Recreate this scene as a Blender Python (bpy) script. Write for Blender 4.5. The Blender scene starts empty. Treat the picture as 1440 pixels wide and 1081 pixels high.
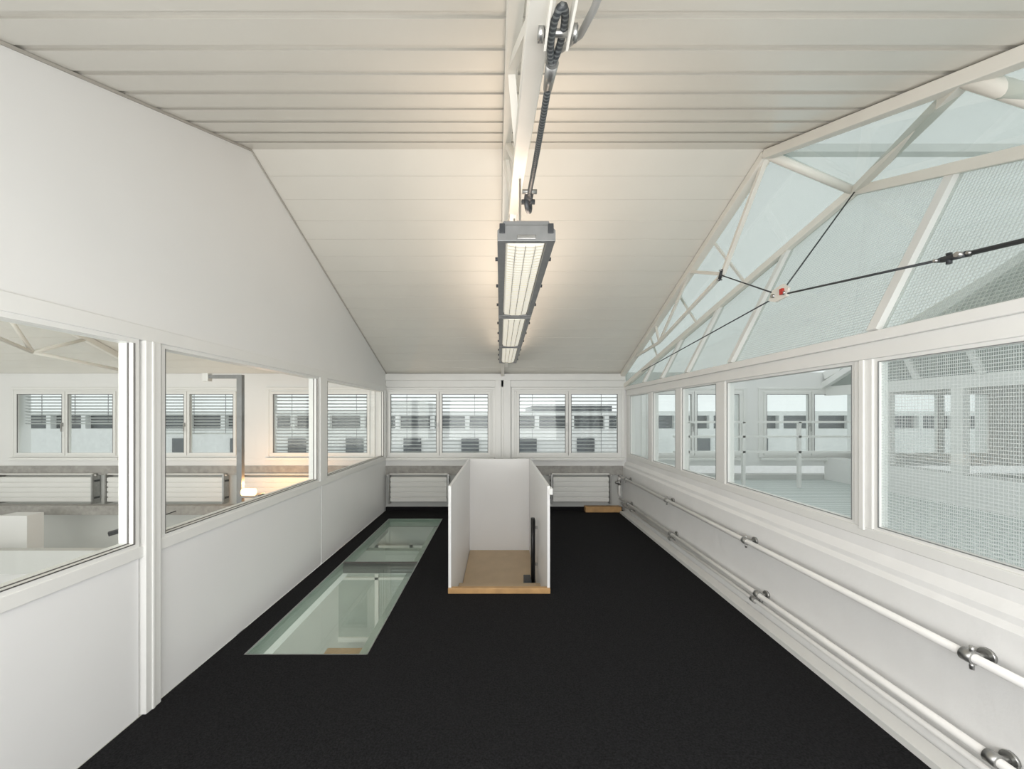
import bpy, math, bmesh
from mathutils import Vector, Matrix
H=1.55
def Z(v): return H+v
scene=bpy.context.scene
COL=scene.collection

# ------------------------------------------------------------ materials
def new_mat(name):
    m=bpy.data.materials.new(name); m.use_nodes=True
    nt=m.node_tree; nt.nodes.clear()
    out=nt.nodes.new('ShaderNodeOutputMaterial')
    return m,nt,out
def pmat(name,col,rough=0.5,metal=0.0,var=0.03,scale=6.0,bump=0.0,bscale=60.0,spec=0.5,emit=None,estr=0):
    m,nt,out=new_mat(name)
    b=nt.nodes.new('ShaderNodeBsdfPrincipled')
    b.inputs['Roughness'].default_value=rough; b.inputs['Metallic'].default_value=metal
    b.inputs['Specular IOR Level'].default_value=spec
    tc=nt.nodes.new('ShaderNodeTexCoord')
    n=nt.nodes.new('ShaderNodeTexNoise'); n.inputs['Scale'].default_value=scale; n.inputs['Detail'].default_value=4
    nt.links.new(tc.outputs['Object'],n.inputs['Vector'])
    r=nt.nodes.new('ShaderNodeValToRGB')
    r.color_ramp.elements[0].position=0.3; r.color_ramp.elements[1].position=0.7
    r.color_ramp.elements[0].color=tuple(max(0,c*(1-var)) for c in col)+(1,)
    r.color_ramp.elements[1].color=tuple(min(1,c*(1+var)) for c in col)+(1,)
    nt.links.new(n.outputs['Fac'],r.inputs['Fac']); nt.links.new(r.outputs['Color'],b.inputs['Base Color'])
    if bump>0:
        n2=nt.nodes.new('ShaderNodeTexNoise'); n2.inputs['Scale'].default_value=bscale; n2.inputs['Detail'].default_value=5
        nt.links.new(tc.outputs['Object'],n2.inputs['Vector'])
        bp=nt.nodes.new('ShaderNodeBump'); bp.inputs['Strength'].default_value=bump; bp.inputs['Distance'].default_value=0.01
        nt.links.new(n2.outputs['Fac'],bp.inputs['Height']); nt.links.new(bp.outputs['Normal'],b.inputs['Normal'])
    if emit:
        b.inputs['Emission Color'].default_value=emit+(1,); b.inputs['Emission Strength'].default_value=estr
    nt.links.new(b.outputs[0],out.inputs[0]); return m
def glass(name,tint,base=0.04,k=0.45,milk=0.0,milkcol=(0.8,0.9,0.87),grid=0,pitch=.013):
    m,nt,out=new_mat(name)
    tr=nt.nodes.new('ShaderNodeBsdfTransparent'); tr.inputs[0].default_value=tint+(1,)
    gl=nt.nodes.new('ShaderNodeBsdfGlossy'); gl.inputs['Roughness'].default_value=0.03; gl.inputs[0].default_value=(0.92,0.95,0.94,1)
    lw=nt.nodes.new('ShaderNodeLayerWeight'); lw.inputs[0].default_value=0.3
    p=nt.nodes.new('ShaderNodeMath'); p.operation='POWER'; p.inputs[1].default_value=3
    nt.links.new(lw.outputs['Facing'],p.inputs[0])
    ma=nt.nodes.new('ShaderNodeMath'); ma.operation='MULTIPLY_ADD'; ma.inputs[1].default_value=k; ma.inputs[2].default_value=base
    nt.links.new(p.outputs[0],ma.inputs[0])
    src=tr
    if milk>0 or grid:
        df=nt.nodes.new('ShaderNodeBsdfDiffuse'); df.inputs[0].default_value=milkcol+(1,)
        tl=nt.nodes.new('ShaderNodeBsdfTranslucent'); tl.inputs[0].default_value=milkcol+(1,)
        mm=nt.nodes.new('ShaderNodeMixShader'); mm.inputs[0].default_value=0.5
        nt.links.new(df.outputs[0],mm.inputs[1]); nt.links.new(tl.outputs[0],mm.inputs[2])
        mx=nt.nodes.new('ShaderNodeMixShader'); mx.inputs[0].default_value=milk
        nt.links.new(tr.outputs[0],mx.inputs[1]); nt.links.new(mm.outputs[0],mx.inputs[2])
        if grid:
            tc=nt.nodes.new('ShaderNodeTexCoord'); sp=nt.nodes.new('ShaderNodeSeparateXYZ')
            nt.links.new(tc.outputs['Object'],sp.inputs[0])
            ms=[]
            for ax in ('Y','Z'):
                a=nt.nodes.new('ShaderNodeMath'); a.operation='PINGPONG'; a.inputs[1].default_value=pitch/2
                nt.links.new(sp.outputs[ax],a.inputs[0])
                c=nt.nodes.new('ShaderNodeMath'); c.operation='LESS_THAN'; c.inputs[1].default_value=pitch*.085
                nt.links.new(a.outputs[0],c.inputs[0]); ms.append(c)
            mxx=nt.nodes.new('ShaderNodeMath'); mxx.operation='MAXIMUM'
            nt.links.new(ms[0].outputs[0],mxx.inputs[0]); nt.links.new(ms[1].outputs[0],mxx.inputs[1])
            sc=nt.nodes.new('ShaderNodeMath'); sc.operation='MULTIPLY_ADD'; sc.inputs[1].default_value=grid; sc.inputs[2].default_value=milk
            nt.links.new(mxx.outputs[0],sc.inputs[0]); nt.links.new(sc.outputs[0],mx.inputs[0])
        src=mx
    fin=nt.nodes.new('ShaderNodeMixShader')
    nt.links.new(ma.outputs[0],fin.inputs[0]); nt.links.new(src.outputs[0],fin.inputs[1]); nt.links.new(gl.outputs[0],fin.inputs[2])
    nt.links.new(fin.outputs[0],out.inputs[0]); return m
def stripe_mat(name,c1,c2,axis,pitch,frac,rough=0.5):
    m,nt,out=new_mat(name)
    b=nt.nodes.new('ShaderNodeBsdfPrincipled'); b.inputs['Roughness'].default_value=rough
    tc=nt.nodes.new('ShaderNodeTexCoord'); sp=nt.nodes.new('ShaderNodeSeparateXYZ'); nt.links.new(tc.outputs['Object'],sp.inputs[0])
    a=nt.nodes.new('ShaderNodeMath'); a.operation='PINGPONG'; a.inputs[1].default_value=pitch/2; nt.links.new(sp.outputs[axis],a.inputs[0])
    c=nt.nodes.new('ShaderNodeMath'); c.operation='LESS_THAN'; c.inputs[1].default_value=pitch/2*frac; nt.links.new(a.outputs[0],c.inputs[0])
    mx=nt.nodes.new('ShaderNodeMix'); mx.data_type='RGBA'
    mx.inputs[6].default_value=c1+(1,); mx.inputs[7].default_value=c2+(1,)
    nt.links.new(c.outputs[0],mx.inputs[0]); nt.links.new(mx.outputs[2],b.inputs['Base Color'])
    nt.links.new(b.outputs[0],out.inputs[0]); return m

M_wall=pmat('white_wall_paint',(0.80,0.80,0.79),0.6,var=0.01,scale=2)
M_panel=pmat('white_panel_laminate',(0.83,0.83,0.83),0.38,var=0.01,scale=2)
M_frame=pmat('white_frame_lacquer',(0.79,0.79,0.77),0.35,var=0.01)
M_ceil=pmat('cream_metal_ceiling',(0.765,0.745,0.685),0.20,var=0.03,scale=1.2,bump=.04,bscale=5)
M_groove=pmat('ceiling_shadow_gap',(0.44,0.42,0.38),0.6)
M_groove2=pmat('fine_ceiling_joint',(0.62,0.60,0.55),0.5)
M_steel=pmat('cream_painted_steel',(0.79,0.77,0.71),0.4,var=0.02)
M_brick=pmat('painted_masonry',(0.82,0.82,0.815),0.55,var=0.02,scale=3,bump=0.6,bscale=9)
M_carpet=pmat('black_carpet',(0.0150,0.0150,0.0162),0.97,var=0.5,scale=110,bump=0.6,bscale=200,spec=0.1)
M_pipe=pmat('white_enamel_pipe',(0.82,0.81,0.79),0.28,var=0.02)
M_metal=pmat('galvanised_metal',(0.42,0.42,0.41),0.35,metal=0.9,var=0.12,scale=30)
M_dark=pmat('dark_grey_metal',(0.06,0.065,0.07),0.45,metal=0.4,var=0.2)
M_black=pmat('black_lacquer',(0.012,0.012,0.013),0.4)
M_greyh=pmat('grey_lamp_housing',(0.22,0.225,0.225),0.4,metal=0.3,var=0.08,scale=20)
M_cond=pmat('grey_conduit_plastic',(0.40,0.40,0.39),0.5,var=0.03)
M_rope=stripe_mat('dark_steel_rope',(0.04,0.045,0.05),(0.13,0.14,0.14),'Y',0.012,0.4,0.45)
M_conc=pmat('raw_concrete',(0.36,0.35,0.33),0.8,var=0.18,scale=14,bump=0.3,bscale=40)
M_wood=pmat('oak_wood',(0.50,0.30,0.13),0.45,var=0.15,scale=10)
M_ply=pmat('pale_plywood',(0.52,0.40,0.26),0.5,var=0.07,scale=5)
M_rad=pmat('radiator_enamel',(0.78,0.78,0.76),0.35,var=0.01)
M_blind=pmat('pale_aluminium_slats',(0.50,0.51,0.51),0.4,metal=0.1,var=0.03)
M_blindd=pmat('grey_aluminium_slats',(0.26,0.27,0.27),0.4,metal=0.2,var=0.05)
M_gask=pmat('rubber_gasket',(0.12,0.115,0.11),0.6)
M_red=pmat('red_plastic',(0.5,0.03,0.02),0.4)
M_lowf=pmat('pale_screed_floor',(0.50,0.51,0.48),0.5,var=0.05,scale=2)
M_loww=pmat('pale_grey_plaster',(0.60,0.61,0.59),0.7,var=0.03,scale=2)
M_terr=stripe_mat('grey_green_grating',(0.64,0.69,0.67),(0.38,0.44,0.425),'Y',0.09,0.35)
M_ext=pmat('exterior_concrete',(0.70,0.71,0.70),0.8,var=0.06)
M_extdark=pmat('exterior_dark_glazing',(0.05,0.06,0.07),0.3,var=0.4,scale=0.8)
M_tube=stripe_mat('prismatic_lamp_cover',(0.90,0.86,0.74),(0.60,0.565,0.47),'Y',0.034,0.28)
_n=M_tube.node_tree.nodes; _b=[x for x in _n if x.type=='BSDF_PRINCIPLED'][0]
_mx=[x for x in _n if x.type=='MIX'][0]; M_tube.node_tree.links.new(_mx.outputs[2],_b.inputs['Emission Color']); _b.inputs['Emission Strength'].default_value=0.5
M_warm=pmat('warm_glowing_bulb',(1,0.8,0.5),0.4,emit=(1.0,0.55,0.20),estr=4.5)
G_clear=glass('clear_glass',(0.97,0.98,0.975),0.02,0.3)
G_win=glass('window_glass',(0.96,0.98,0.975),0.02,0.35,milk=0.05,milkcol=(.85,.88,.87))
G_wire=glass('wired_glass',(0.94,0.965,0.96),0.03,0.3,milk=0.08,milkcol=(0.85,0.88,0.875),grid=.6,pitch=.016)
G_teal=glass('teal_tinted_glass',(0.845,0.885,0.87),0.05,0.3,milk=0.30,milkcol=(0.66,0.70,0.68))
G_tealw=glass('teal_wired_glass',(0.845,0.885,0.87),0.05,0.3,milk=0.22,milkcol=(0.68,0.72,0.70),grid=.4,pitch=.018)
G_floor=glass('green_floor_glass',(0.82,0.87,0.835),0.06,0.42,milk=0.06,milkcol=(0.62,0.67,0.62))
G_edge=pmat('grey_green_glass_edge',(0.34,0.42,0.38),0.2)

# ------------------------------------------------------------ builders
class MB:
    def __init__(s): s.v=[];s.f=[];s.m=[];s.mats=[];s.sm=[]
    def mi(s,m):
        if m not in s.mats: s.mats.append(m)
        return s.mats.index(m)
    def add(s,vs,fs,m,smooth=False):
        o=len(s.v); s.v+= [Vector(p) for p in vs]
        k=s.mi(m)
        for f in fs: s.f.append([i+o for i in f]); s.m.append(k); s.sm.append(smooth)
        return s
    def box(s,x0,x1,y0,y1,z0,z1,m):
        vs=[(x,y,z) for x in(x0,x1) for y in(y0,y1) for z in(z0,z1)]
        return s.add(vs,[(0,1,3,2),(4,6,7,5),(0,4,5,1),(2,3,7,6),(0,2,6,4),(1,5,7,3)],m)
    def bar(s,p0,p1,w,h,m,up=(0,0,1)):
        p0=Vector(p0);p1=Vector(p1);d=(p1-p0).normalized();u=Vector(up)
        if abs(d.dot(u))>.98:u=Vector((1,0,0))
        a=d.cross(u).normalized();b=a.cross(d).normalized()
        vs=[]
        for p in(p0,p1):
            for i,j in((-1,-1),(1,-1),(1,1),(-1,1)): vs.append(p+a*w/2*i+b*h/2*j)
        return s.add(vs,[(3,2,1,0),(4,5,6,7),(0,1,5,4),(1,2,6,5),(2,3,7,6),(3,0,4,7)],m)
    def tube(s,p0,p1,r,m,n=14,r2=None):
        p0=Vector(p0);p1=Vector(p1);d=(p1-p0).normalized();u=Vector((0,0,1))
        if abs(d.dot(u))>.95:u=Vector((1,0,0))
        a=d.cross(u).normalized();b=a.cross(d).normalized()
        r2=r if r2 is None else r2; vs=[]
        for p,q in((p0,r),(p1,r2)):
            for i in range(n):
                t=2*math.pi*i/n; vs.append(p+a*q*math.cos(t)+b*q*math.sin(t))
        s.add(vs,[(i,(i+1)%n,n+(i+1)%n,n+i) for i in range(n)],m,True)
        o=len(s.v)-2*n;k=s.mi(m)
        s.f.append([o+i for i in range(n)][::-1]);s.m.append(k);s.sm.append(False)
        s.f.append([o+n+i for i in range(n)]);s.m.append(k);s.sm.append(False)
        return s
    def path(s,pts,r,m,n=12,closed=False):
        P=[Vector(p) for p in pts]; N=len(P); vs=[];pa=None
        for i,p in enumerate(P):
            q=P[(i+1)%N] if (closed or i<N-1) else p
            o=P[i-1] if (closed or i>0) else p
            d=(q-o).normalized()
            if pa is None:
                u=Vector((0,0,1)) if abs(d.z)<.9 else Vector((1,0,0)); a=d.cross(u).normalized()
            else: a=(pa-d*pa.dot(d)).normalized()
            pa=a;b=d.cross(a)
            for j in range(n):
                t=2*math.pi*j/n; vs.append(p+a*r*math.cos(t)+b*r*math.sin(t))
        fs=[]
        for i in range(N if closed else N-1):
            for j in range(n):
                fs.append((i*n+j,i*n+(j+1)%n,((i+1)%N)*n+(j+1)%n,((i+1)%N)*n+j))
        if not closed: fs.append(tuple(range(n))[::-1]); fs.append(tuple((N-1)*n+j for j in range(n)))
        return s.add(vs,fs,m,True)
    def prismx(s,prof,x0,x1,m):
        n=len(prof); vs=[(x0,y,z) for y,z in prof]+[(x1,y,z) for y,z in prof]
        fs=[tuple(range(n))[::-1],tuple(range(n,2*n))]+[(i,(i+1)%n,n+(i+1)%n,n+i) for i in range(n)]
        return s.add(vs,fs,m)
    def prismy(s,prof,y0,y1,m):
        n=len(prof); vs=[(x,y0,z) for x,z in prof]+[(x,y1,z) for x,z in prof]
        fs=[tuple(range(n)),tuple(range(n,2*n))[::-1]]+[((i+1)%n,i,n+i,n+(i+1)%n) for i in range(n)]
        return s.add(vs,fs,m)
    def done(s,name,parent=None,label=None,cat=None,kind=None,group=None,bevel=0,origin=None):
        lo=Vector([min(p[i] for p in s.v) for i in range(3)]);hi=Vector([max(p[i] for p in s.v) for i in range(3)])
        c=Vector(((lo.x+hi.x)/2,(lo.y+hi.y)/2,lo.z)) if origin is None else Vector(origin)
        me=bpy.data.meshes.new(name); me.from_pydata([tuple(p-c) for p in s.v],[],s.f)
        for m in s.mats: me.materials.append(m)
        for i,p in enumerate(me.polygons): p.material_index=s.m[i];p.use_smooth=s.sm[i]
        me.validate(); me.update()
        bm=bmesh.new();bm.from_mesh(me);bmesh.ops.recalc_face_normals(bm,faces=bm.faces);bm.to_mesh(me);bm.free()
        ob=bpy.data.objects.new(name,me); COL.objects.link(ob)
        if parent is not None:
            ob.parent=parent; ob.location=c-parent.location
            if label: ob['label']=label
        else:
            ob.location=c; tag(ob,label,cat,kind,group)
        if bevel:
            b=ob.modifiers.new('bevel','BEVEL');b.width=bevel;b.segments=2;b.limit_method='ANGLE'
        return ob
def tag(ob,label,cat,kind=None,group=None):
    if label: ob['label']=label
    if cat: ob['category']=cat
    if kind: ob['kind']=kind
    if group: ob['group']=group
def empty(name,loc,label,cat,kind=None,group=None):
    e=bpy.data.objects.new(name,None); e.empty_display_size=0.1; e.location=loc; COL.objects.link(e); tag(e,label,cat,kind,group); return e

YF=6.25; YR=2.85; YN=-0.55
RN=0.41; RF=0.382; RZ=1.97
def roof(y): return Z(RZ-(RF*(y-YR) if y>YR else RN*(YR-y)))
XL=-1.85

# ------------------------------------------------------------ floor
def slab(name,xs,ys,holes,z0,z1,m,label):
    b=MB()
    for i in range(len(xs)-1):
        for j in range(len(ys)-1):
            cx=(xs[i]+xs[i+1])/2;cy=(ys[j]+ys[j+1])/2
            if any(h[0]<cx<h[1] and h[2]<cy<h[3] for h in holes): continue
            b.box(xs[i],xs[i+1],ys[j],ys[j+1],z0,z1,m)
    return b.done(name,label=label,cat='floor',kind='structure')
GX0,GX1,GY0,GY1=-1.655,-0.855,2.48,5.73
SX0,SX1,SY0,SY1=-0.45,0.437,3.36,5.42
slab('floor',[XL,GX0,GX1,SX0,SX1,2.0],[YN,GY0,SY0,SY1,GY1,YF],[(GX0,GX1,GY0,GY1),(SX0,SX1,SY0,SY1)],-0.12,0.0,M_carpet,'black carpeted mezzanine floor with glazed and stair openings')
for k,(a,b_) in enumerate(((GY0+.012,4.02),(4.06,GY1-.012))):
    b=MB().box(GX0+.012,GX1-.012,a,b_,-0.035,-0.004,G_floor)
    b.done('glass_floor_panel',label='walkable greenish glass panel set into the black carpet',cat='glass panel',group='glass floor panels')
b=MB()
b.box(GX0,GX1,4.02,4.06,-0.11,-0.003,M_gask)
for x0,x1,y0,y1 in((GX0,GX0+.012,GY0,GY1),(GX1-.012,GX1,GY0,GY1),(GX0,GX1,GY0,GY0+.012),(GX0,GX1,GY1-.012,GY1)): b.box(x0,x1,y0,y1,-0.11,-.001,G_edge)
for x0,x1,y0,y1 in((GX0,GX0+.006,GY0,GY1),(GX1-.006,GX1,GY0,GY1),(GX0,GX1,GY0,GY0+.006)): b.box(x0,x1,y0,y1,-0.11,.002,M_metal)
b.done('trim_1',label='steel edge frame and crossbar around the floor glazing',cat='trim',kind='structure')

# lower storey
MB().box(-10,2.2,-1,6.3,-2.75,-2.65,M_lowf).done('floor',label='pale screed floor of the storey below',cat='floor',kind='structure')
MB().box(-0.99,-0.93,2.5,5.9,-2.65,-0.13,M_wall).done('wall_lower',label='white partition wall in the storey below',cat='wall',kind='structure')
r=empty('storage_cabinet',(-1.9,5.4,-2.65),'low white cabinet with wooden top on the storey below','cabinet')
MB().box(-2.5,-1.25,5.1,5.6,-2.65,-1.9,M_panel).done('body',parent=r,bevel=.005)
MB().box(-2.52,-1.23,5.08,5.62,-1.9,-1.86,M_wood).done('worktop',parent=r,bevel=.004)
b=MB()
for x in (-1.98,-1.42,-1.05): b.box(x-.03,x+.03,6.16,6.21,-2.1,-.55,M_frame)
b.box(-2.6,-1.0,6.16,6.21,-.62,-.55,M_frame).box(-2.6,-1.0,6.16,6.21,-2.1,-2.03,M_frame).box(-2.6,-1.0,6.16,6.21,-1.1,-1.06,M_frame)
b.box(-2.6,-1.0,6.19,6.22,-2.05,-.6,pmat('lower_window_grey_glass',(.42,.46,.43),.15))  # darker grey glass filling the frame
b.done('window_40',label='white framed window in the storey below',cat='window',kind='structure')
MB().box(-9,-1.0,4.75,4.85,-.42,-.13,M_loww).done('trim_30',label='pale floor beam below the mezzanine',cat='beam',kind='structure')
MB().box(-1.86,-1.80,2.3,6.2,-.34,-.12,M_wall).done('trim_31',label='white edge beam below the partition',cat='beam',kind='structure')

# ------------------------------------------------------------ ceiling
def ceil(name,x0,x1,label):
    b=MB()
    T=0.10
    def slope(ya,yb,pitch,gap,depth,mg):
        L=abs(yb-ya); n=int(round(L/pitch))
        for i in range(n):
            y0=ya+(yb-ya)*i/n; y1=ya+(yb-ya)*(i+1)/n
            g=gap*(1 if yb>ya else -1)
            for (p,q,dz) in((y0,y1-g,0),(y1-g,y1,depth)):
                b.add([(x0,p,roof(p)+dz),(x1,p,roof(p)+dz),(x1,q,roof(q)+dz),(x0,q,roof(q)+dz)],[(0,1,2,3)],M_ceil)
            for p in (y1-g,y1):
                b.add([(x0,p,roof(p)),(x1,p,roof(p)),(x1,p,roof(p)+depth),(x0,p,roof(p)+depth)],[(0,1,2,3)],mg)
    slope(YR,YF,0.20,0.005,0.003,M_groove2)
    slope(YR,YN,0.20,0.042,0.009,M_groove)
    b.prismx([(YN,roof(YN)+.03),(YR,roof(YR)+.03),(YF,roof(YF)+.03),(YF,roof(YF)+T),(YR,roof(YR)+T),(YN,roof(YN)+T)],x0,x1,M_ceil)
    return b.done(name,label=label,cat='ceiling',kind='structure')
ceil('ceiling',XL-.05,2.03,'cream ribbed metal gable ceiling')
ceil('ceiling',-10,XL-.06,'cream ribbed metal ceiling over the adjoining hall')
ceil('ceiling',5.35,9.3,'cream ribbed metal roof of the neighbouring bay')

# ------------------------------------------------------------ far wall
wins=[(-7.9,-6.2),(-5.9,-4.25),(-3.75,-2.08),(-1.845,-0.12),(0.24,1.98),(2.35,3.95),(4.25,5.85),(6.3,8.0)]
wz0,wz1=Z(-.69),Z(.405)
b=MB()
TY=YF+0.22
b.box(-10,9,YF,TY,wz1,Z(.67)+.02,M_wall); b.box(-10,9,YF,TY,Z(-.83),wz0,M_wall)
ed=[-10]+[v for w in wins for v in w]+[9]
for i in range(0,len(ed),2): b.box(ed[i],ed[i+1],YF,TY,wz0,wz1,M_wall)
b.box(-10,9,YF+.03,TY,-2.65,Z(-.98),M_loww)
b.done('wall_far',label='white window wall closing the room',cat='wall',kind='structure')
MB().box(-10,2.0,YF-.02,TY-.01,Z(-.98),Z(-.83),M_conc).done('trim_2',label='raw concrete band under the window sills',cat='trim',kind='structure')
b=MB()
b.box(XL,2.03,YF-.05,YF,Z(.56),Z(.66),M_frame)
b.box(XL,2.03,YF-.02,YF,Z(.45),Z(.56),M_frame)
b.done('trim_3',label='white eaves trim over the windows',cat='trim',kind='structure',bevel=.004)
b=MB(); b.box(-0.075,0.02,YF-.04,YF,Z(-.83),Z(.66),M_frame).box(0.06,0.17,YF-.04,YF,Z(-.83),Z(.66),M_frame).box(0.02,0.06,YF-.02,YF,Z(-.83),Z(.66),M_frame)
b.done('trim_4',label='white double post between the window pairs',cat='trim',kind='structure',bevel=.004)
MB().box(XL,1.98,YF-.03,YF+.02,0,.05,M_carpet).done('baseboard_far',label='black carpet upstand below the radiators',cat='baseboard',kind='structure')
MB().box(1.36,1.93,YF-.16,YF-.04,0.0,.085,M_wood).done('wooden_block',label='small oak box standing on carpet under the radiator',cat='wood block',bevel=.004)

for i,(a,c) in enumerate(wins):
    root=empty('window_%d'%(i+1),((a+c)/2,YF+.05,wz0),'white two-casement window with outside slatted blind','window','structure')
    b=MB()
    f=.03; y0,y1=YF-.015,YF+.06
    b.box(a,c,y0,y1,wz1-f,wz1,M_frame).box(a,c,y0,y1,wz0,wz0+f,M_frame).box(a,a+f,y0,y1,wz0+f,wz1-f,M_frame).box(c-f,c,y0,y1,wz0+f,wz1-f,M_frame)
    b.box(a-.03,c+.03,YF-.06,YF,wz0-.05,wz0-.005,M_frame)
    for (p,q,r,s_) in((a-.05,c+.05,wz1,wz1+.04),(a-.05,a,wz0,wz1),(c,c+.05,wz0,wz1)): b.box(p,q,YF-.02,YF,r,s_,M_frame)
    b.done('frame',parent=root,bevel=.004)
    mid=(a+c)/2
    for s0,s1,hs in((a+f,mid-.004,1),(mid+.004,c-f,-1)):
        g=.042;b=MB();y0,y1=YF-.03,YF+.03
        b.box(s0,s1,y0,y1,wz1-f-g,wz1-f,M_frame).box(s0,s1,y0,y1,wz0+f,wz0+f+g,M_frame).box(s0,s0+g,y0,y1,wz0+f+g,wz1-f-g,M_frame).box(s1-g,s1,y0,y1,wz0+f+g,wz1-f-g,M_frame)
        for (p,q) in ((s0+g,s0+g+.007),(s1-g-.007,s1-g)): b.box(p,q,y0-.001,y0+.01,wz0+f+g,wz1-f-g,M_gask)
        b.box(s0+g,s1-g,y0-.001,y0+.01,wz1-f-g-.007,wz1-f-g,M_gask)
        b.done('casement',parent=root,bevel=.003)
        MB().box(s0+g,s1-g,YF,YF+.012,wz0+f+g,wz1-f-g,G_win).done('glass_pane',parent=root)
        if hs==1:
            MB().box(s1-.035,s1-.015,YF-.05,YF-.03,Z(-.19),Z(-.13),M_metal).box(s1-.03,s1-.02,YF-.065,YF-.05,Z(-.27),Z(-.14),M_metal).done('handle',parent=root)
    if i<5:
        dense=[0.05,0.05,0.055,0.06,0.06][i]; low=[.45,.3,0,0,0][i]; tl=[.30,.30,.35,.30,.22][i]
        mt=M_blindd if i==2 else M_blind
        b=MB(); zz=wz1-.06; zb=wz0+.06+(wz1-wz0)*low
        while zz>zb:
            b.bar((a+.04,YF+.13,zz),(c-.04,YF+.13,zz),.058,.004,mt,up=(0,math.sin(tl),math.cos(tl))); zz-=dense
        b.box(a+.04,c-.04,YF+.11,YF+.15,zb-.02,zb,mt)
        for x in (a+.3,mid,c-.3): b.box(x-.003,x+.003,YF+.12,YF+.125,zb,wz1,M_dark)
        b.done('blind',parent=root,label='aluminium venetian blind outside the glass')

# ------------------------------------------------------------ radiators
def radiator(x0,x1,lab):
    z0,z1=Z(-1.40),Z(-1.0); y=YF-.10
    r=empty('radiator',((x0+x1)/2,y,z0),lab,'radiator',group='horizontal panel radiators')
    b=MB(); n=5;h=(z1-z0)/n
    for i in range(n): b.box(x0+.05,x1-.05,y,y+.035,z0+i*h+.008,z0+(i+1)*h-.008,M_rad)
    b.box(x0+.055,x1-.055,y+.016,y+.05,z0,z1,M_rad)
    b.done('panel',parent=r,bevel=.006)
    for x in(x0+.03,x1-.03):
        MB().box(x-.012,x+.012,y-.01,y+.11,z0-.03,z1+.05,M_metal).box(x-.02,x+.02,y+.02,y+.10,z0+.05,z0+.08,M_dark).box(x-.02,x+.02,y+.02,y+.10,z1-.08,z1-.05,M_dark).done('bracket',parent=r)
    b=MB(); b.path([(x0-.01,y+.03,z1+.02),(x0+.05,y+.03,z1+.045),(x1-.05,y+.03,z1+.045),(x1,y+.03,z1+.02)],.012,M_pipe)
    b.done('supply_pipe',parent=r)
radiator(-1.81,-.80,'white horizontal panel radiator below the concrete band')
radiator(.80,1.80,'white horizontal panel radiator below the concrete band')
radiator(-8.1,-6.5,'white panel radiator in the adjoining hall')
radiator(-6.35,-4.4,'white panel radiator in the adjoining hall')
radiator(-4.2,-2.1,'white panel radiator in the adjoining hall')

# ------------------------------------------------------------ left wall
x0,x1=XL-.08,XL
b=MB()
prof=[(YN,Z(.46)),(YF,Z(.46)),(YF,roof(YF)-.005),(YR,roof(YR)-.005),(YN,roof(YN)-.005)]
b.prismx(prof,x0,x1,M_wall)
segs=[(YN,.72),(.72,1.975),(2.085,3.98),(4.0,YF)]
for a,c in segs: b.box(x0,x1-.006,a+.003,c-.003,0,Z(-.735),M_panel)
b.box(x0,x1-.02,YN,YF,0,Z(-.735),M_panel)
b.done('wall_left',label='white partition with upper plaster gable and panelled base',cat='wall',kind='structure')
b=MB()
b.box(x0-.01,x1+.012,YN,YF,Z(.385),Z(.46),M_frame)
b.box(x0-.01,x1+.008,YN,YF,Z(-.735),Z(-.675),M_frame)
for a,c in((1.985,2.075),(.55,.64),(YF-.12,YF-.04),(3.92,4.07)): 
    zb=0 if a<3 and a>1 else Z(-.68)
    b.box(x0-.01,x1+.02,a,c,zb,Z(.385),M_frame)
b.box(x0-.012,x1+.026,2.02,2.035,0,Z(.385),M_frame)
b.done('trim_5',label='white post and rail framing of the interior glazing',cat='trim',kind='structure',bevel=.003)
b=MB()
for p,q in(((YN),(YR)),((YR),(YF))):
    b.bar((XL+.004,p,roof(p)-.008),(XL+.004,q,roof(q)-.008),.012,.012,M_groove)
b.done('trim_6',label='slim grey cover strip between wall and ceiling',cat='trim',kind='structure')
wi=9
for a,c in((.66,1.965),(2.095,3.90),(4.09,YF-.13)):
    root=empty('window_%d'%wi,(XL-.03,(a+c)/2,Z(-.675)),'clear interior window to the adjoining hall','window','structure'); wi+=1
    zb,zt=Z(-.675),Z(.385);g=.022
    b=MB()
    b.box(x0,x1+.004,a,c,zb,zb+g,M_frame).box(x0,x1+.004,a,c,zt-g,zt,M_frame).box(x0,x1+.004,a,a+g,zb+g,zt-g,M_frame).box(x0,x1+.004,c-g,c,zb+g,zt-g,M_frame)
    for (p,q) in((a+g,a+g+.004),(c-g-.004,c-g)): b.box(x1-.034,x1-.028,p,q,zb+g,zt-g,M_gask); b.box(x1-.002,x1+.0055,p,q,zb+g,zt-g,M_gask)
    b.box(x1-.03,x1-.026,a+g,c-g,zb+g,zb+g+.004,M_gask).box(x1-.002,x1+.0055,a+g,c-g,zb+g-.003,zb+g,M_gask)
    b.done('frame',parent=root)
    MB().box(XL-.045,XL-.035,a+g,c-g,zb+g,zt-g,G_clear).done('glass_pane',parent=root)

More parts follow.
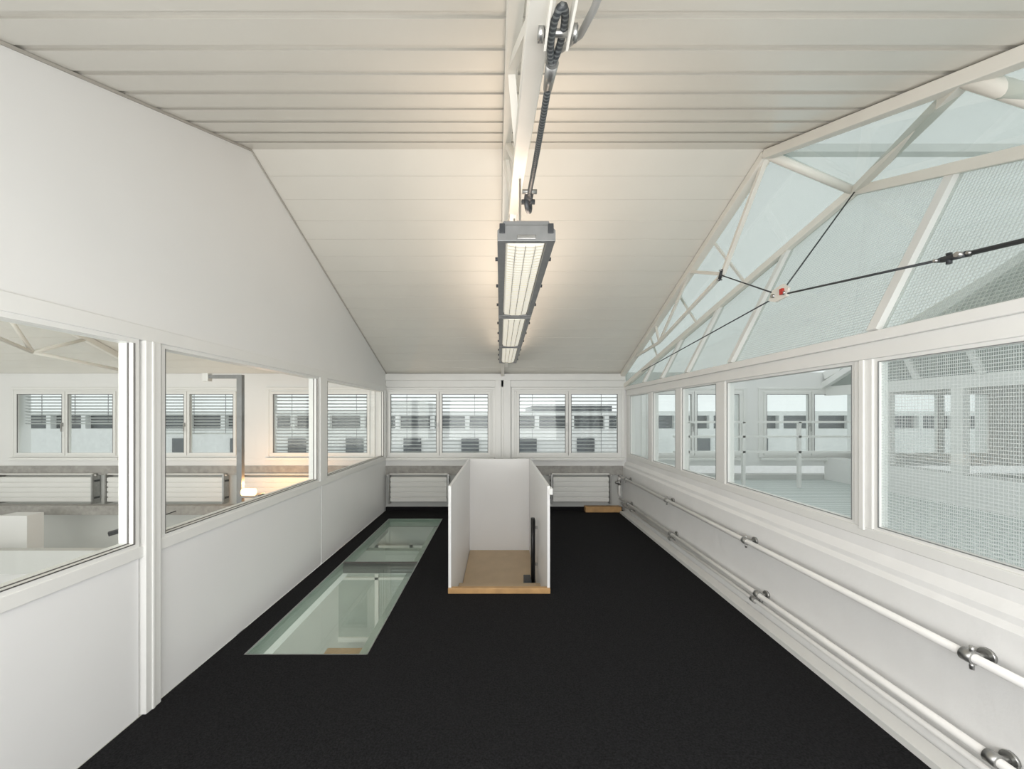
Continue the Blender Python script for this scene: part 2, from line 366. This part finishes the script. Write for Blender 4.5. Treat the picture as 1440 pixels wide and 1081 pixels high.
# ------------------------------------------------------------ right wall
b=MB().prismy([(2.0,-.12),(2.0,.70),(2.025,.725),(2.025,.755),(2.06,.80),(2.06,.86),(2.28,.86),(2.28,-.12)],YN,YF,M_brick)
b.done('wall_right',label='white painted masonry parapet with stepped ledge',cat='wall',kind='structure')
XR=2.06
ys=[(YN,YN+.08),(.74,.87),(2.125,2.235),(3.52,3.66),(4.37,4.51),(5.2,5.34),(6.12,YF)]
b=MB()
b.box(XR,XR+.09,YN,YF,.86,.915,M_frame)
b.box(XR-.01,XR+.09,YN,YF,Z(.31),Z(.40),M_frame)
b.box(XR-.035,XR+.09,YN,YF,Z(.40),Z(.455),M_frame)
for a,c in ys: b.box(XR,XR+.09,a,c,.915,Z(.31),M_frame)
b.box(XR-.012,XR,2.165,2.195,.9,Z(.31),M_frame)
b.done('trim_7',label='white frame members of the glazed side wall',cat='trim',kind='structure',bevel=.004)
for i in range(len(ys)-1):
    a,c=ys[i][1],ys[i+1][0]
    root=empty('window_%d'%wi,(XR+.04,(a+c)/2,.915),'wired glass window in white frame' if i<2 else 'fixed glazed window in white frame','window','structure'); wi+=1
    zb,zt=.915,Z(.31);g=.018 if i>2 else .022
    b=MB()
    b.box(XR+.01,XR+.05,a,c,zb,zb+g,M_frame).box(XR+.01,XR+.05,a,c,zt-g,zt,M_frame).box(XR+.01,XR+.05,a,a+g,zb+g,zt-g,M_frame).box(XR+.01,XR+.05,c-g,c,zb+g,zt-g,M_frame)
    for p,q in ((a+g,a+g+.005),(c-g-.005,c-g)): b.box(XR+.008,XR+.012,p,q,zb+g,zt-g,M_blindd)
    b.box(XR+.008,XR+.012,a+g,c-g,zb+g-.004,zb+g,M_blindd).box(XR+.008,XR+.012,a+g,c-g,zt-g,zt-g+.004,M_blindd)
    b.done('frame',parent=root)
    MB().box(XR+.03,XR+.04,a+g,c-g,zb+g,zt-g,G_wire if i<2 else G_win).done('glass_pane',parent=root)
def oz(y): return Z(1.66-(.35*(y-YR) if y>YR else .42*(YR-y)))
def ox(z): return XR+.5*(z-Z(.455))
def OP(y,dz=0): return Vector((ox(oz(y)),y,oz(y)+dz))
yend=YR+(1.66-.47)/.35; ynear=YR-(1.66-.47)/.42
muls=[ynear+.02,.85,2.10,3.40,4.20,4.85,5.45,yend-.02]
zb=Z(.455)
for i in range(len(muls)-1):
    a,c=muls[i],muls[i+1]
    pts=[(XR,a,zb),(XR,c,zb),tuple(OP(c))]
    if a<YR<c: pts.append(tuple(OP(YR)))
    pts.append(tuple(OP(a)))
    n=len(pts); b=MB()
    off=Vector((.012,0,-.006))
    vs=[Vector(p) for p in pts]+[Vector(p)+off for p in pts]
    b.add(vs,[tuple(range(n)),tuple(range(n,2*n))[::-1]]+[(j,(j+1)%n,n+(j+1)%n,n+j) for j in range(n)],G_tealw if i<3 else G_teal)
    b.done('window_%d'%wi,label='outward-raking teal tinted gable pane',cat='window',kind='structure'); wi+=1
b=MB()
for y in muls[1:-1]:
    b.bar((XR-.01,y,zb),OP(y,-.01)+Vector((-.01,0,0)),.055,.05,M_frame,up=(1,0,-.5))
b.done('trim_8',label='white raking glazing bars',cat='trim',kind='structure')
for a,c in((ynear,YR),(YR,yend)):
    b=MB(); p=[Vector((2.03,a,roof(a)-.01)),Vector((2.03,c,roof(c)-.01)),OP(c),OP(a)]
    off=Vector((.01,0,.01))
    b.add(p+[q+off for q in p],[(0,1,2,3),(7,6,5,4),(0,1,5,4),(1,2,6,5),(2,3,7,6),(3,0,4,7)],G_teal)
    b.done('window_%d'%wi,label='sloping teal tinted glass strip at the roof edge',cat='window',kind='structure'); wi+=1

# ------------------------------------------------------------ trusses
XI=1.985
t=empty('roof_truss',(XI,YR,roof(YR)-.05),'cream steel space truss along the glazed gable','truss')
def IP(y,d=.04): return Vector((XI,y,roof(y)-d))
for a,c in((YN,YR),(YR,YF-.02)):
    MB().bar(IP(a),IP(c),.075,.06,M_steel).done('upper_chord',parent=t,bevel=.004)
for a,c in((ynear,YR),(YR,yend)):
    MB().bar(OP(a)+Vector((-.03,0,0)),OP(c)+Vector((-.03,0,0)),.06,.06,M_steel).done('lower_chord',parent=t,bevel=.004)
OR=OP(YR)+Vector((-.03,0,0))
nd=Vector((XI-.005,3.41,Z(1.25)))
nd2=Vector((XI-.005,4.77,Z(.90)))
for p,q,r in((IP(YR),OR,.03),(IP(1.63),OP(1.42)+Vector((-.03,0,0)),.035)):
    MB().tube(p,q,r,M_steel).done('strut',parent=t)
for p,q,w in((OR,IP(1.63),.05),(IP(YR),nd,.035),(nd,IP(4.0),.03),(nd,nd2,.03),(IP(4.0),nd2,.025),(nd2,IP(4.9),.025),(nd2,IP(5.7),.03),
             (OP(1.42)+Vector((-.03,0,0)),IP(.7),.05)):
    MB().bar(p,q,w,w,M_steel).done('strut',parent=t,bevel=.003)
for y in (3.6,4.3,5.1):
    MB().bar(IP(y),OP(y+.25)+Vector((-.02,0,0)),.02,.02,M_steel).done('strut',parent=t)

# neighbouring bay across the terrace
XM=5.3
t=empty('roof_truss',(XM,YR,roof(YR)-.05),'white steel truss of the neighbouring bay behind glass','truss')
def MP(v): return Vector((2*3.67-v.x,v.y,v.z))
for a,c in((YN,YR),(YR,YF-.02)): MB().bar((XM,a,roof(a)-.05),(XM,c,roof(c)-.05),.10,.12,M_frame).done('upper_chord',parent=t)
for a,c in((ynear,YR),(YR,yend)): MB().bar(MP(OP(a)),MP(OP(c)),.09,.09,M_frame).done('lower_chord',parent=t)
for y in (.85,1.6,2.1,2.85,3.4,4.2,4.85,5.45):
    MB().bar((5.28,y,Z(.455)),MP(OP(y)),.06,.06,M_frame).done('glazing_bar',parent=t)
for p,q in((1.6,.9),(1.6,2.85),(4.1,2.85),(4.1,5.0)):
    MB().bar((XM,p,roof(p)-.06),MP(OP(q)),.055,.055,M_frame).done('strut',parent=t)
MB().bar((2.05,YR+.02,Z(1.975)),(XM,YR+.02,Z(1.975)),.06,.06,M_frame).done('ridge_tie',parent=t)
b=MB()
b.box(5.28,5.37,YN,YF,Z(.31),Z(.455),M_frame).box(5.28,5.5,YN,YF,.50,.86,M_wall)
for y in (.8,2.18,3.59,4.44,5.27): b.box(5.28,5.36,y-.06,y+.06,.86,Z(.31),M_frame)
b.done('wall_neighbour',label='white glazed side wall of the neighbouring bay',cat='wall',kind='structure')
for a,c in ((ynear,YR),(YR,yend)):
    pts=[Vector((5.29,a,zb)),Vector((5.29,c,zb)),MP(OP(c)),MP(OP(a))]
    off=Vector((.01,0,0)); b=MB()
    b.add(pts+[q+off for q in pts],[(0,1,2,3),(7,6,5,4),(0,1,5,4),(1,2,6,5),(2,3,7,6),(3,0,4,7)],G_teal)
    b.done('window_%d'%wi,label='raking teal tinted glazing of the neighbouring bay',cat='window',kind='structure'); wi+=1
    pts=[Vector((5.31,a,roof(a)-.01)),Vector((5.31,c,roof(c)-.01)),MP(OP(c)),MP(OP(a))]
    b=MB(); b.add(pts+[q+off for q in pts],[(0,1,2,3),(7,6,5,4),(0,1,5,4),(1,2,6,5),(2,3,7,6),(3,0,4,7)],G_teal)
    b.done('window_%d'%wi,label='teal tinted roof edge glass of the neighbouring bay',cat='window',kind='structure'); wi+=1

def turnbuckle(b,p,d,L,r):
    d=Vector(d).normalized(); p=Vector(p)
    b.tube(p-d*L/2,p-d*L*.3,r*.5,M_dark,10,r); b.tube(p-d*L*.3,p+d*L*.3,r,M_dark,10); b.tube(p+d*L*.3,p+d*L/2,r,M_dark,10,r*.5)
    s=d.cross(Vector((0,0,1))).normalized()
    b.tube(p-s*r*1.6-d*L*.4,p+s*r*1.6-d*L*.4,r*.5,M_metal,8); b.tube(p-s*r*1.6+d*L*.4,p+s*r*1.6+d*L*.4,r*.5,M_metal,8)
XC=1.93
N1=Vector((XC,2.65,Z(.825)))
cb=empty('cable_bracing',tuple(N1),'dark steel tie cables meeting at a node plate','cable')
for p,r in(((XC,1.63,Z(.67)),.006),(tuple(OR+Vector((-.05,-.05,-.04))),.005),((XC+.03,3.41,Z(1.24)),.005),((XC+.03,5.3,Z(.60)),.005)):
    MB().tube(N1,p,r,M_dark,10).done('cable',parent=cb)
MB().tube((XC,1.63,Z(.67)),(XC,.2,Z(.48)),.010,M_dark,12).done('cable',parent=cb)
b=MB(); turnbuckle(b,(XC,1.63,Z(.67)),(0,-1,-.13),.15,.013)
b.tube((XC-.03,1.60,Z(.668)),(XC+.03,1.60,Z(.668)),.011,M_metal,10); b.tube((XC,1.65,Z(.648)),(XC,1.65,Z(.694)),.010,M_dark,10)
b.done('turnbuckle',parent=cb)
b=MB(); turnbuckle(b,Vector((XC+.03,3.41,Z(1.24))),(0,-.3,.5),.1,.014); b.done('turnbuckle',parent=cb)
b=MB(); pp=N1
b.prismx([(pp.y-.09,pp.z+.02),(pp.y-.04,pp.z+.065),(pp.y+.06,pp.z+.05),(pp.y+.10,pp.z-.01),(pp.y+.03,pp.z-.04),(pp.y-.07,pp.z-.03)],XC-.008,XC+.008,M_steel)
b.tube((XC-.02,pp.y-.05,pp.z),(XC+.02,pp.y-.05,pp.z),.014,M_metal,10).tube((XC-.02,pp.y+.05,pp.z+.01),(XC+.02,pp.y+.05,pp.z+.01),.014,M_metal,10)
b.done('node_plate',parent=cb)
MB().box(XC-.025,XC-.009,pp.y-.055,pp.y-.03,pp.z-.01,pp.z+.03,M_red).done('tag',parent=cb,label='small red plastic tag')

# centre truss
t=empty('roof_truss',(.09,YR,roof(YR)-.05),'cream steel roof truss hung below the ridge','truss')
for xx in (.045,):
    for a,c in((YN,YR),(YR,YF-.06)):
        MB().bar((xx,a,roof(a)-.045),(xx,c,roof(c)-.045),.05,.07,M_steel).done('upper_chord',parent=t,bevel=.004)
LC=[Vector((.095,YN+.2,Z(.62))),Vector((.095,2.75,Z(1.46))),Vector((.095,5.7,Z(.72)))]
MB().bar(LC[0],LC[1],.062,.05,M_steel).done('lower_chord',parent=t,bevel=.004)
MB().bar(LC[1],LC[2],.05,.04,M_steel).done('lower_chord',parent=t,bevel=.004)
def lc(y):
    if y<2.75: f=(y-LC[0].y)/(LC[1].y-LC[0].y); return LC[0].lerp(LC[1],f)
    f=(y-2.75)/(LC[2].y-2.75); return LC[1].lerp(LC[2],f)
def uc(y): return Vector((.045,y,roof(y)-.06))
for p,q in((lc(.9),uc(1.5)),(uc(1.5),lc(1.9)),(lc(1.9),uc(2.5)),(uc(2.85),lc(2.75)),(uc(3.5),lc(2.75)),(uc(3.5),lc(4.2)),(lc(4.2),uc(4.8))):
    MB().bar(p,q,.03,.03,M_steel).done('strut',parent=t)
for X in (-3.2,-5.6):
    t=empty('roof_truss',(X,YR,roof(YR)-.05),'cream steel roof truss in the adjoining hall','truss')
    for a,c in((YN,YR),(YR,YF-.06)): MB().bar((X,a,roof(a)-.045),(X,c,roof(c)-.045),.06,.07,M_steel).done('upper_chord',parent=t)
    A=Vector((X,5.9,Z(.64)));B=Vector((X,4.6,Z(.75)));C=Vector((X,3.3,Z(1.2)))
    for p,q in((A,B),(B,C),(B,Vector((X,5.2,roof(5.2)-.05))),(B,Vector((X,4.2,roof(4.2)-.05))),(C,Vector((X,3.8,roof(3.8)-.05))),(C,Vector((X,YR,roof(YR)-.05)))):
        MB().tube(p,q,.022,M_steel).done('strut',parent=t)

# hanging cable by the lamp
XT=.135
cb=empty('suspension_cable',(XT,1.8,Z(.98)),'thick dark wire rope with thimble and clamp','cable')
P0=Vector((XT+.005,1.05,Z(.945)));P1=Vector((XT-.005,1.74,Z(.985)))
pts=[P0.lerp(P1,i/10)-Vector((0,0,.012*math.sin(math.pi*i/10))) for i in range(11)]
MB().path(pts,.0105,M_rope,12).done('rope',parent=cb)
d=(P0-P1).normalized()
MB().tube(P0+d*.02,P0-d*.07,.018,M_metal,16,.013).done('ferrule',parent=cb)
E=P0+d*.02
loop=[];w=.0125
ax=Vector((1,0,.3)).normalized()
for i in range(22):
    tt=2*math.pi*i/22; loop.append(E+d*(.075-.075*math.cos(tt))+ax*w*math.sin(tt)*(1.15-.25*math.cos(tt)) )
MB().path(loop,.0095,M_rope,10,closed=True).done('thimble_loop',parent=cb)
pc=E+d*.085
MB().tube(pc+Vector((-.042,0,0)),pc+Vector((.042,0,0)),.009,M_metal,12).done('shackle_bolt',parent=cb)
for s_ in(-1,1):
    MB().tube(pc+Vector((s_*.034,0,0)),pc+Vector((s_*.048,0,0)),.019,M_metal,6).done('bolt_nut',parent=cb)
    MB().bar(pc+Vector((s_*.028,0.025,0)),pc+Vector((s_*.028,-.30,-.02)),.006,.040,M_steel).done('fork_plate',parent=cb)
b=MB(); turnbuckle(b,P1,P1-P0,.12,.020)
hk=[P1+Vector((.01*math.sin(a_),.02+.022*math.sin(a_),-.025+.028*math.cos(a_))) for a_ in [i*math.pi*2/14 for i in range(14)]]
b.path(hk,.011,M_dark,8,closed=True)
b.tube(P1+Vector((-.03,.02,-.01)),P1+Vector((.03,.02,-.01)),.011,M_dark,10)
b.done('end_hook',parent=cb)
b=MB().path([(.222,.70,Z(.88)),(.225,.80,Z(.92)),(.22,.90,Z(.95)),(.21,1.0,Z(.99)),(.185,1.12,Z(1.07)),(.15,1.3,Z(1.20)),(.118,1.45,Z(1.33))],.009,M_cond,12)
b.done('cable_conduit',label='grey flexible conduit curving up to the truss',cat='conduit')

# ------------------------------------------------------------ lamps
XLm=.115; wL=.12
for k,(a,c) in enumerate(((1.66,2.95),(2.99,4.28),(4.32,5.60))):
    zb=Z(.763)
    r=empty('strip_light',(XLm,(a+c)/2,zb),'grey industrial strip light with prismatic cover hanging under the truss','ceiling lamp',group='strip lights in a row')
    b=MB().prismy([(XLm-wL,zb+.005),(XLm-wL,zb+.03),(XLm-.10,zb+.085),(XLm+.10,zb+.085),(XLm+wL,zb+.03),(XLm+wL,zb+.005),(XLm+.085,zb+.02),(XLm-.085,zb+.02)],a+.02,c-.02,M_greyh)
    for s_ in(-1,1): b.box(XLm+s_*(wL-.012)-.018,XLm+s_*(wL-.012)+.018,a+.02,c-.02,zb-.008,zb+.02,M_greyh)
    b.done('housing',parent=r,bevel=.003)
    b=MB().prismy([(XLm-.088,zb+.015),(XLm-.08,zb-.004),(XLm-.03,zb-.012),(XLm+.03,zb-.012),(XLm+.08,zb-.004),(XLm+.088,zb+.015)],a+.05,c-.05,M_tube)
    for xx in (-.045,0,.045): b.box(XLm+xx-.0025,XLm+xx+.0025,a+.05,c-.05,zb-.014,zb-.008,M_groove2)
    b.done('diffuser',parent=r,label='ribbed glowing white cover')
    for y in(a,c-.025):
        b=MB().prismy([(XLm-wL-.006,zb-.012),(XLm-wL-.006,zb+.035),(XLm-.105,zb+.055),(XLm+.105,zb+.055),(XLm+wL+.006,zb+.035),(XLm+wL+.006,zb-.012)],y,y+.025,M_greyh)
        b.box(XLm-.04,XLm+.04,y-.004,y,zb-.004,zb+.014,M_metal)
        for s_ in (-1,1): b.box(XLm+s_*.105-.012,XLm+s_*.105+.012,y-.006,y,zb+.02,zb+.062,M_dark)
        b.done('end_cap',parent=r,bevel=.003)
    for y in(a+.35,c-.15):
        MB().tube((XLm-.01,y,zb+.085),(XLm-.01,y,lc(y).z-.02),.006,M_metal,8).done('hanger',parent=r)
    for s_ in(-1,1):
        for y in(a+.25,(a+c)/2,c-.25):
            MB().tube((XLm+s_*(wL-.002),y,zb+.01),(XLm+s_*(wL+.018),y,zb+.01),.010,M_dark,8).done('clip',parent=r)

# ------------------------------------------------------------ stair guard
gd=empty('stairwell_guard',(0,4.3,0),'white boxed guard panels around the stair opening','stair guard')
tz=.93
MB().box(-.45,-.425,3.345,5.42,-.4,tz,M_panel).done('side_panel',parent=gd,bevel=.003)
MB().box(.412,.437,3.345,5.42,-.4,tz,M_panel).done('side_panel',parent=gd,bevel=.003)
MB().box(-.425,.412,5.395,5.42,-.4,tz,M_panel).done('back_panel',parent=gd,bevel=.003)
MB().box(-.425,.412,3.34,3.37,-.12,.045,M_wood).box(-.45,.437,3.325,3.345,-.0,.045,M_wood).done('threshold',parent=gd,label='oak nosing board at the stair entrance',bevel=.003)
MB().box(.437,.46,3.36,3.42,tz-.075,tz-.02,M_frame).box(.425,.46,3.33,3.345,tz-.075,tz-.02,M_frame).done('latch',parent=gd,bevel=.004)
b=MB().box(.375,.385,4.18,4.24,-.3,.40,M_black).tube((.36,4.21,-.3),(.36,4.21,.42),.022,M_black,14).box(.36,.412,4.2,4.22,.3,.33,M_metal).box(.36,.412,4.2,4.22,-.1,-.07,M_metal)
b.done('handrail',parent=gd,label='black vertical handrail')
st=empty('staircase',(0,4.4,-.35),'pale plywood stair treads turning down through the opening','staircase')
MB().box(-.42,.41,3.95,5.39,-.39,-.35,M_ply).done('landing',parent=st)
MB().box(-.42,.41,3.39,3.95,-.22,-.18,M_ply).done('tread',parent=st)
MB().box(.26,.335,4.08,4.25,-.35,-.22,M_dark).done('dark_opening_block',parent=st)  # dark box imitating the dark opening where the stair continues down

# ------------------------------------------------------------ pipes on the right
XP=1.93
def pipe(z,x,r,brs,lab,yend=YF-.08,screws=True):
    rt=empty('heating_pipe',(x,3,z),lab,'pipe',group='heating pipes along the parapet')
    MB().tube((x,YN,z),(x,yend,z),r,M_pipe,18).done('pipe',parent=rt)
    for y in brs:
        b=MB().tube((x,y-.02,z),(x,y+.02,z),r+.008,M_metal,18)
        b.tube((x,y,z),(1.995,y,z),.012,M_metal,10).tube((1.985,y,z),(1.998,y,z),.030,M_metal,14)
        if screws:
            b.tube((x-.005,y-.012,z+r),(x-.005,y-.012,z+r+.028),.008,M_metal,8)
            b.tube((x-.005,y-.012,z-r-.028),(x-.005,y-.012,z-r),.008,M_metal,8)
        b.done('pipe_clamp',parent=rt)
    return rt
rp=pipe(.565,XP-.01,.019,(.15,1.57,3.0,4.42,5.85),'white horizontal heating pipe with steel clamps')
pipe(.205,XP,.019,(.1,1.5,2.87,4.33,5.8),'white lower heating pipe with steel clamps',screws=False)
pipe(.13,XP+.02,.014,(2.95,4.4,5.7),'white thin heating pipe beside the floor',screws=False)
b=MB().box(1.89,1.99,YN,YF-.2,.0,.035,M_frame)
b.done('baseboard_right',label='white cable duct running at the foot of the parapet',cat='baseboard',kind='structure')
XV=XP-.01
MB().path([(XV,6.16,.56),(XV,6.18,.5),(XV,6.18,.30),(XV,6.16,.25)],.018,M_pipe).done('riser',parent=rp)
b=MB().tube((XV,6.18,.42),(XV,6.18,.5),.03,M_metal).tube((XV-.06,6.18,.46),(XV,6.18,.46),.022,M_metal)
b.done('valve',parent=rp,label='metal radiator valve')

# ------------------------------------------------------------ adjoining hall things
sx=-3.58; sy=5.3
r=empty('work_lamp',(sx,sy,-2.65),'grey vertical post with a warm glowing work lamp','lamp')
MB().box(sx-.035,sx+.035,sy-.03,sy+.03,-2.65,Z(.55),M_greyh).done('post',parent=r)
MB().box(sx-.45,sx-.035,sy-.03,sy+.03,Z(.50),Z(.55),M_greyh).box(sx-.5,sx-.42,sy-.04,sy+.04,Z(.46),Z(.57),M_frame).done('arm',parent=r)
zz=Z(-1.06)
MB().box(sx+.04,sx+.3,sy-.09,sy+.05,zz-.07,zz-.03,M_greyh).done('bracket',parent=r)
MB().tube((sx+.10,sy-.1,zz+.015),(sx+.26,sy-.1,zz+.015),.05,M_warm,16).done('bulb',parent=r,label='glowing warm halogen bulb')
MB().box(-7.05,-6.65,5.4,5.6,-2.65,Z(-1.42),M_wall).done('column',label='white square column standing in the adjoining hall',cat='column')
MB().box(-10,-2.0,5.98,6.1,Z(-1.56),Z(-1.42),M_conc).done('trim_9',label='grey ledge below the radiators of the hall',cat='trim',kind='structure')
r=empty('pendant_lamp',(-5.1,5.3,Z(-1.5)),'dark hanging strip lamp in the storey below','ceiling lamp')
MB().bar((-5.25,5.15,Z(-1.60)),(-4.9,5.45,Z(-1.50)),.08,.05,M_dark).done('housing',parent=r)
MB().tube((-5.05,5.3,Z(-1.53)),(-5.05,5.99,Z(-1.5)),.008,M_dark,8).done('arm',parent=r)
MB().box(-9.99,-9.93,YN,YF,-2.65,Z(.6),M_wall).done('wall_hall',label='white end wall of the adjoining hall',cat='wall',kind='structure')

# ------------------------------------------------------------ exterior
MB().box(2.3,9.5,-3,YF-.01,.42,.50,M_terr).done('floor',label='pale grey-green grated terrace outside the glazing',cat='floor',kind='structure')
b=MB()
for i in range(4):
    x=2.7+i*.8; b.box(x-.02,x+.02,5.5,5.54,.50,1.45,M_frame)
for z in (1.0,1.22,1.43): b.box(2.5,5.2,5.5,5.54,z,z+.03,M_frame)
b.done('railing',label='white painted metal railing on the terrace',cat='railing')
MB().box(9.3,9.5,-3,YF,.5,3.0,M_wall).done('wall_terrace',label='white wall at the end of the terrace',cat='wall',kind='structure')
b=MB().box(-40,40,22,32,-6,.75,M_ext).box(-40,40,22,32,1.5,1.75,M_ext).box(-40,40,22.4,32,.75,1.5,M_extdark)
for i in range(40): b.box(-40+i*2,-39.75+i*2,22,22.3,.75,1.5,M_ext)
b.box(-8,-5,24,30,1.75,2.4,M_ext).box(2,7,24,30,1.75,2.1,M_extdark)
for i in range(12): b.box(-22+i*3.3,-21+i*3.3,21.9,22,-.6,.2,M_extdark)
b.done('office_building',label='low grey industrial building with dark window band',cat='building')
MB().box(-60,60,6.6,80,-6.2,-6,M_ext).done('floor',label='grey ground outside the building',cat='ground',kind='structure')

# ------------------------------------------------------------ lights
def area(name,loc,rot,sx_,sy_,e,col=(1,1,1)):
    l=bpy.data.lights.new(name,'AREA'); l.shape='RECTANGLE'; l.size=sx_; l.size_y=sy_; l.energy=e; l.color=col
    o=bpy.data.objects.new(name,l); o.location=loc; o.rotation_euler=rot; COL.objects.link(o); return o
area('fill_behind_camera',(0.1,-.52,1.4),(math.radians(103),0,0),3.6,1.4,90,(1,.99,.97))  # added fill light, stands in for windows behind the camera
area('hall_fill',(-5.5,-.52,1.3),(math.radians(98),0,0),6.5,1.6,115,(1,.96,.90))  # added fill to brighten the adjoining hall, source unseen
area('lower_fill',(-3,2.5,-.25),(0,0,0),4,4,50,(1,1,.97))  # unseen fill added to light the enclosed storey below
for k,(y,L) in enumerate(((2.3,1.1),(3.63,1.1),(4.96,1.1))):
    area('strip_light_upward_glow',(XLm,y,Z(.763)+.10),(math.radians(180),0,0),.14,L,(5,6,3)[k],(1,.80,.64))
pl=bpy.data.lights.new('bulb_glow','POINT'); pl.energy=16; pl.color=(1,.5,.2); pl.shadow_soft_size=.05
o=bpy.data.objects.new('bulb_glow',pl); o.location=(sx+.2,sy+.28,zz+.05); COL.objects.link(o)

w=bpy.data.worlds.new('World'); scene.world=w; w.use_nodes=True
nt=w.node_tree; nt.nodes.clear()
bg=nt.nodes.new('ShaderNodeBackground'); out=nt.nodes.new('ShaderNodeOutputWorld')
tc=nt.nodes.new('ShaderNodeTexCoord'); n=nt.nodes.new('ShaderNodeTexNoise'); n.inputs['Scale'].default_value=2
r=nt.nodes.new('ShaderNodeValToRGB'); r.color_ramp.elements[0].color=(.92,.95,.96,1); r.color_ramp.elements[1].color=(1,1,1,1)
nt.links.new(tc.outputs['Generated'],n.inputs['Vector']); nt.links.new(n.outputs['Fac'],r.inputs['Fac']); nt.links.new(r.outputs[0],bg.inputs[0])
bg.inputs[1].default_value=1.1; nt.links.new(bg.outputs[0],out.inputs[0])

# ------------------------------------------------------------ camera
cam=bpy.data.cameras.new('Camera'); co=bpy.data.objects.new('Camera',cam); COL.objects.link(co)
cam.sensor_width=36; cam.sensor_fit='HORIZONTAL'; cam.lens=540/1440*36
cam.shift_x=17/1440; cam.shift_y=42.5/1440; cam.clip_start=.02
co.location=(0,0,H); co.rotation_euler=(math.radians(90),0,0)
scene.camera=co
scene.view_settings.view_transform='Standard'
scene.view_settings.exposure=0.08
